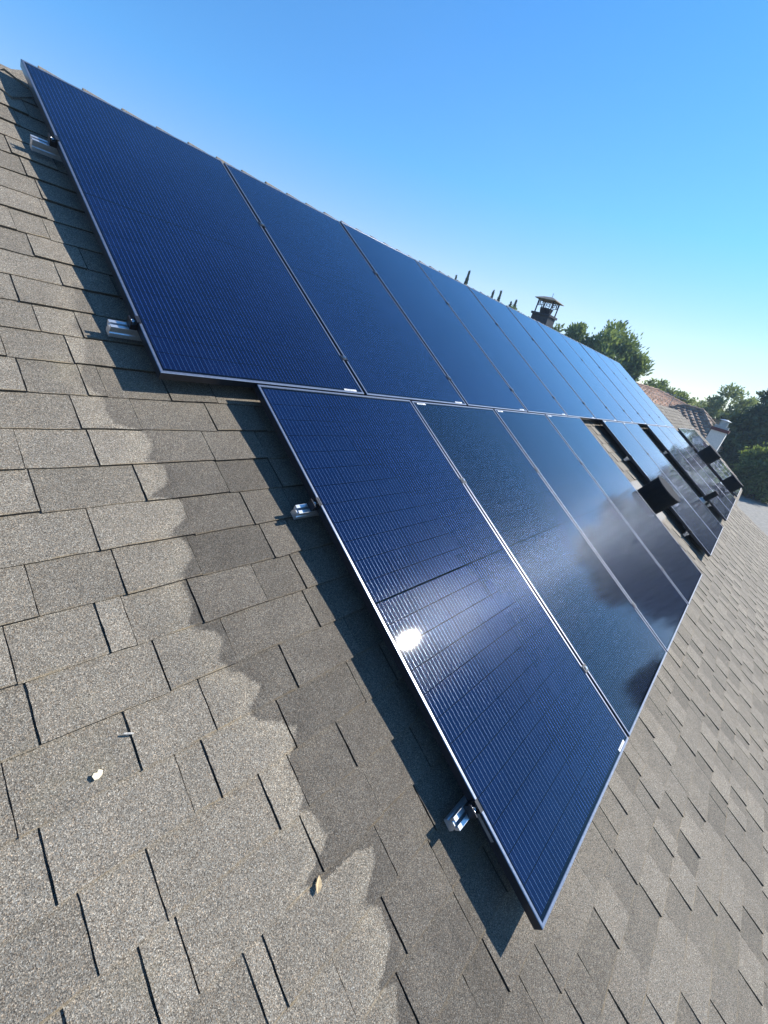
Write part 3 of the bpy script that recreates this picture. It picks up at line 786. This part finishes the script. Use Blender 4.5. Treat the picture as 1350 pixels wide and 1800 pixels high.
tiled_house('pale terracotta tiled house roof seen just past the end of the upper panels', pa.x+3.4, pa.y, 4.6, 4.2, CW.z+30*math.tan(math.radians(-0.3)), CW.z+33*math.tan(math.radians(1.55)), 1.2, math.radians(38), 2, TILEP)
pb = at(7.6, 0, 29)
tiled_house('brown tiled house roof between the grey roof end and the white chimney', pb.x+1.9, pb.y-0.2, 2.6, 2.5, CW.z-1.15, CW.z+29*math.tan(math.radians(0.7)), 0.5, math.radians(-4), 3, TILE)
# rooftop aerial
pc = at(8.9, 0, 31)
ta = thing('tv_aerial', 'thin grey television aerial above the brown tiled roof', 'aerial', (pc.x, pc.y, CW.z-0.3))
m = MB(); m.tube((0,0,-0.5),(0,0,1.12),0.022,0.018,8); m.obj('mast', GALV, ta)
m = MB(); m.tube((0,0.62,1.10),(0,-0.72,0.98),0.016,0.016,6); m.obj('boom', GALV, ta)
m = MB()
for q in range(7):
    y = 0.55-q*0.2; m.tube((-0.3,y,1.095-(0.62-y)*0.09),(0.3,y,1.095-(0.62-y)*0.09),0.008,0.008,5)
m.obj('elements', GALV, ta)

# ------------------------------------------------------------------ trees
def leaves(centres, n, size, spread, rr, lift=0.0, tilt=1.0, up=0.0):
    cen = np.array([c[0:3] for c in centres]); rad = np.array([c[3] for c in centres]); ct = np.array([c[4] for c in centres])
    w = rad**2; w /= w.sum()
    k = rr.choice(len(cen), size=n, p=w)
    d = rr.normal(size=(n,3)); d /= np.linalg.norm(d,axis=1)[:,None]
    r = rad[k]*np.clip(rr.normal(0.80,0.26,size=n),0.05,1.5)
    P = cen[k] + d*r[:,None]*np.array([1,1,0.85])
    # leaf axis: outward + up bias
    ax = d*0.8 + rr.normal(size=(n,3))*0.55 + np.array([0,0,up]); ax /= np.linalg.norm(ax,axis=1)[:,None]
    o = np.cross(ax, rr.normal(size=(n,3))); o /= np.linalg.norm(o,axis=1)[:,None]
    s = size*rr.uniform(0.6,1.4,size=n)
    a = P - ax*s[:,None]*0.5; b = P + o*s[:,None]*0.24; c = P + ax*s[:,None]*0.6; e = P - o*s[:,None]*0.24
    V = np.stack([a,b,c,e],axis=1).reshape(-1,3)
    tone = np.clip(ct[k] + rr.normal(0,0.16,size=n),0,1)
    return V, tone
def leafmesh(name, V, tone, mat, parent):
    n = len(V)//4
    me = bpy.data.meshes.new(name)
    me.vertices.add(len(V)); me.vertices.foreach_set('co', V.ravel())
    me.loops.add(len(V)); me.loops.foreach_set('vertex_index', np.arange(len(V)))
    me.polygons.add(n); me.polygons.foreach_set('loop_start', np.arange(n)*4); me.polygons.foreach_set('loop_total', np.full(n,4))
    a = me.attributes.new('tone','FLOAT','FACE'); a.data.foreach_set('value', tone)
    me.materials.append(mat); me.update(); me.validate()
    return link(name, me, parent)
def limb(mb, p0, p1, r0, r1, rr, n=4, bend=0.12):
    pts = [Vector(p0)]
    L_ = (Vector(p1)-Vector(p0)).length
    for i in range(1, n):
        pts.append(Vector(p0).lerp(Vector(p1), i/n) + Vector((rr.normal(),rr.normal(),rr.normal()*0.5))*L_*bend*0.4)
    pts.append(Vector(p1))
    for i in range(n): mb.tube(pts[i], pts[i+1], r0+(r1-r0)*i/n, r0+(r1-r0)*(i+1)/n, 7, False)
def tree(name, label, az, dist, top_el, rad, zbase_el, mat, seed, nclump=34, nleaf=9000, size=0.16, cr=0.34, shape='round', trunk=0.16, group=None, up=0.2, loc=None, sq=1.0, core=True):
    rr = np.random.default_rng(seed)
    p = at(az, 0, dist) if loc is None else Vector(loc)
    ztop = CW.z + dist*math.tan(math.radians(top_el)) - GZ
    zb = CW.z + dist*math.tan(math.radians(zbase_el)) - GZ
    t = thing(name, label, 'tree', (p.x, p.y, GZ), (0,0,0), group)
    H = ztop - zb; cz = zb + H/2
    cs = []
    crr = cr*min(rad, H/2)
    tries = 0
    while len(cs) < nclump and tries < nclump*30:
        tries += 1
        q = rr.uniform(-1,1,size=3); l = np.linalg.norm(q)
        if l > 1: continue
        if shape == 'round' and l < 0.45 and rr.random() < 0.7: continue
        x, y, z = q
        if shape == 'cone':
            f = 1-(z+1)/2; x *= 0.2+0.8*f; y *= 0.2+0.8*f
        s = crr*rr.uniform(0.65,1.25)
        cs.append((x*(rad-crr*0.6), y*(rad-crr*0.6)*sq, cz + z*(H/2-crr*0.6), s, rr.uniform(0.15,0.85)))
    tm = MB(); limb(tm, (0,0,-0.1), (rr.normal()*0.1, rr.normal()*0.1, zb+H*0.35), trunk, trunk*0.6, rr)
    tr = tm.obj('trunk', BARK, t, smooth=True)
    bm_ = MB()
    for c in cs[:18]:
        limb(bm_, (0,0,max(0.3, zb*0.75 + H*0.12*rr.random())), (c[0],c[1],c[2]), trunk*0.38, trunk*0.08, rr)
    bm_.obj('limbs', BARK, t, smooth=True)
    V, tone = leaves(cs, nleaf, size, 1, rr, up=up)
    leafmesh('crown', V, tone, mat, t)
    return t
L1 = leaf_mat('leaf_olive', (0.080,0.125,0.062), (0.23,0.30,0.13))
L2 = leaf_mat('leaf_bright', (0.075,0.115,0.032), (0.20,0.26,0.085), 0.45)
L3 = leaf_mat('leaf_grey_green', (0.11,0.155,0.085), (0.30,0.36,0.20), 0.4)
L4 = leaf_mat('leaf_dark', (0.040,0.066,0.040), (0.13,0.17,0.075), 0.25)
L5 = leaf_mat('leaf_cypress', (0.030,0.055,0.030), (0.085,0.125,0.062), 0.15)
L6 = leaf_mat('leaf_brown_backlit', (0.028,0.022,0.011), (0.062,0.052,0.024), 0.1)  # leaves seen against the sun: their backlit darkness is part of the colour

TG = 'trees beyond the roof'
tree('broad_tree', 'broad dense olive green tree rising behind the far end of the ridge', 16.6, 28, 7.0, 2.35, -3.0, L1, 1, 70, 26000, 0.20, 0.27, up=0.9, group=TG, sq=0.8)
tree('broad_tree', 'smaller spiky topped green tree left of the broad one, by the capped chimney', 20.9, 27, 6.1, 1.55, -3.0, L1, 2, 44, 15000, 0.18, 0.24, 'cone', up=1.3, group=TG)
tree('small_tree', 'bright yellow green tree low behind the pale tiled roof', 10.4, 40, 2.9, 1.55, -2.0, L2, 3, 30, 9000, 0.20, 0.33, group=TG)
tree('small_tree', 'low pale green bushy tree behind the television aerial', 7.9, 41, 1.9, 1.5, -2.5, L2, 4, 30, 8000, 0.20, 0.33, group=TG)
tree('airy_tree', 'airy grey green tree with loose branches showing sky, far right', 3.7, 36, 3.8, 2.1, -2.0, L3, 5, 30, 6500, 0.19, 0.26, group=TG, up=0.5)
tree('airy_tree', 'grey green tree filling the gap left of the airy one', 5.9, 38, 1.9, 1.7, -3.0, L3, 6, 32, 9000, 0.18, 0.32, group=TG)
tree('dark_tree', 'deep green shaded tree standing behind the white chimney', 1.6, 30, 1.1, 1.75, -6.5, L4, 7, 44, 15000, 0.20, 0.32, group=TG)
tree('dark_tree', 'dark tree crown cut by the right edge of the photo, highest there', 0.9, 29, 4.9, 1.35, -5.0, L4, 8, 36, 12000, 0.20, 0.34, group=TG)
tree('leafy_shrub', 'sunlit leafy green shrub at the right edge, in front of the dark trees', -1.35, 26, -0.1, 1.25, -7.2, L2, 9, 34, 11000, 0.16, 0.33, group=TG)
# cypresses far beyond the ridge
def cypress(az, el, dist, r, seed, label):
    rr = np.random.default_rng(seed)
    p = at(az, 0, dist); top = CW.z + dist*math.tan(math.radians(el)) - GZ
    t = thing('cypress', label, 'tree', (p.x, p.y, GZ), (0,0,0), 'cypresses beyond the ridge')
    m = MB(); m.tube((0,0,-0.1),(0,0,top*0.9),0.14,0.03,8); m.obj('trunk', BARK, t)
    n = 4200
    f = rr.uniform(0,1,n)**0.8
    z = 0.6 + f*(top-0.6)
    R_ = r*np.clip((1-f)*1.9,0,1)**0.8*rr.uniform(0.35,1.0,n)
    a = rr.uniform(0,2*math.pi,n)
    P = np.stack([R_*np.cos(a), R_*np.sin(a), z],1)
    ax = np.stack([np.cos(a)*0.25,np.sin(a)*0.25,np.ones(n)],1)+rr.normal(size=(n,3))*0.18; ax /= np.linalg.norm(ax,axis=1)[:,None]
    o = np.cross(ax, rr.normal(size=(n,3))); o /= np.linalg.norm(o,axis=1)[:,None]
    s = rr.uniform(0.16,0.4,n)
    V = np.stack([P-ax*s[:,None]*0.5, P+o*s[:,None]*0.2, P+ax*s[:,None]*0.6, P-o*s[:,None]*0.2],1).reshape(-1,3)
    leafmesh('crown', V, rr.uniform(0,1,n), L5, t)
cypress(35.0, 7.75, 40, 0.42, 21, 'tallest single cypress spire standing up behind the ridge')
cypress(36.3, 6.95, 46, 0.30, 22, 'tiny cypress tip just left of the tallest spire')
cypress(31.6, 6.55, 44, 0.34, 23, 'left one of the two thin cypress spires right of the tallest')
cypress(30.75, 6.75, 44, 0.34, 24, 'right one of the two thin cypress spires right of the tallest')
cypress(29.25, 5.95, 44, 0.40, 25, 'left spire of the cypress clump before the capped chimney')
cypress(28.75, 6.25, 44, 0.45, 26, 'right spire of the cypress clump before the capped chimney')
tree('small_tree', 'bushy dark green treetop peeking over the ridge beside the cypress clump', 28.3, 42, 6.05, 0.75, 2.0, L1, 27, 14, 2600, 0.2, 0.4, group=TG)
tree('small_tree', 'thin leafy treetop right beside the capped chimney', 23.6, 20, 5.7, 0.45, 2.0, L3, 28, 10, 700, 0.13, 0.4, group=TG)
# tall trees on the downslope side: out of frame, but mirrored in the lower panels
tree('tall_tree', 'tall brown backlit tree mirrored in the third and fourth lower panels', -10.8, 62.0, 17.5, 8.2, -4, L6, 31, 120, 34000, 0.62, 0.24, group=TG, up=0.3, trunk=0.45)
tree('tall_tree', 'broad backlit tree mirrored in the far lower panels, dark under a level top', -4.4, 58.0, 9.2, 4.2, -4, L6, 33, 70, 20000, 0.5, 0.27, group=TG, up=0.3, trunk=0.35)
tree('tall_tree', 'second tree mirrored at the lower corner of the third lower panel', -24.5, 17, 9.0, 1.5, -14, L4, 32, 40, 10000, 0.22, 0.3, group=TG)

# ------------------------------------------------------------------ thin summer haze between here and the trees
hz = MB(); hz.box(-14, 78, -32, 34, GZ-1, 22.5)
hm_ = bpy.data.materials.new('haze_air'); hm_.use_nodes = True
tt = hm_.node_tree; tt.nodes.remove(tt.nodes['Principled BSDF'])
pv = tt.nodes.new('ShaderNodeVolumePrincipled'); pv.inputs['Density'].default_value = 0.0016; pv.inputs['Color'].default_value = (0.62,0.80,1.0,1); pv.inputs['Anisotropy'].default_value = 0.0
tt.links.new(pv.outputs[0], tt.nodes['Material Output'].inputs['Volume'])
tag(hz.obj('haze', hm_), kind='stuff')
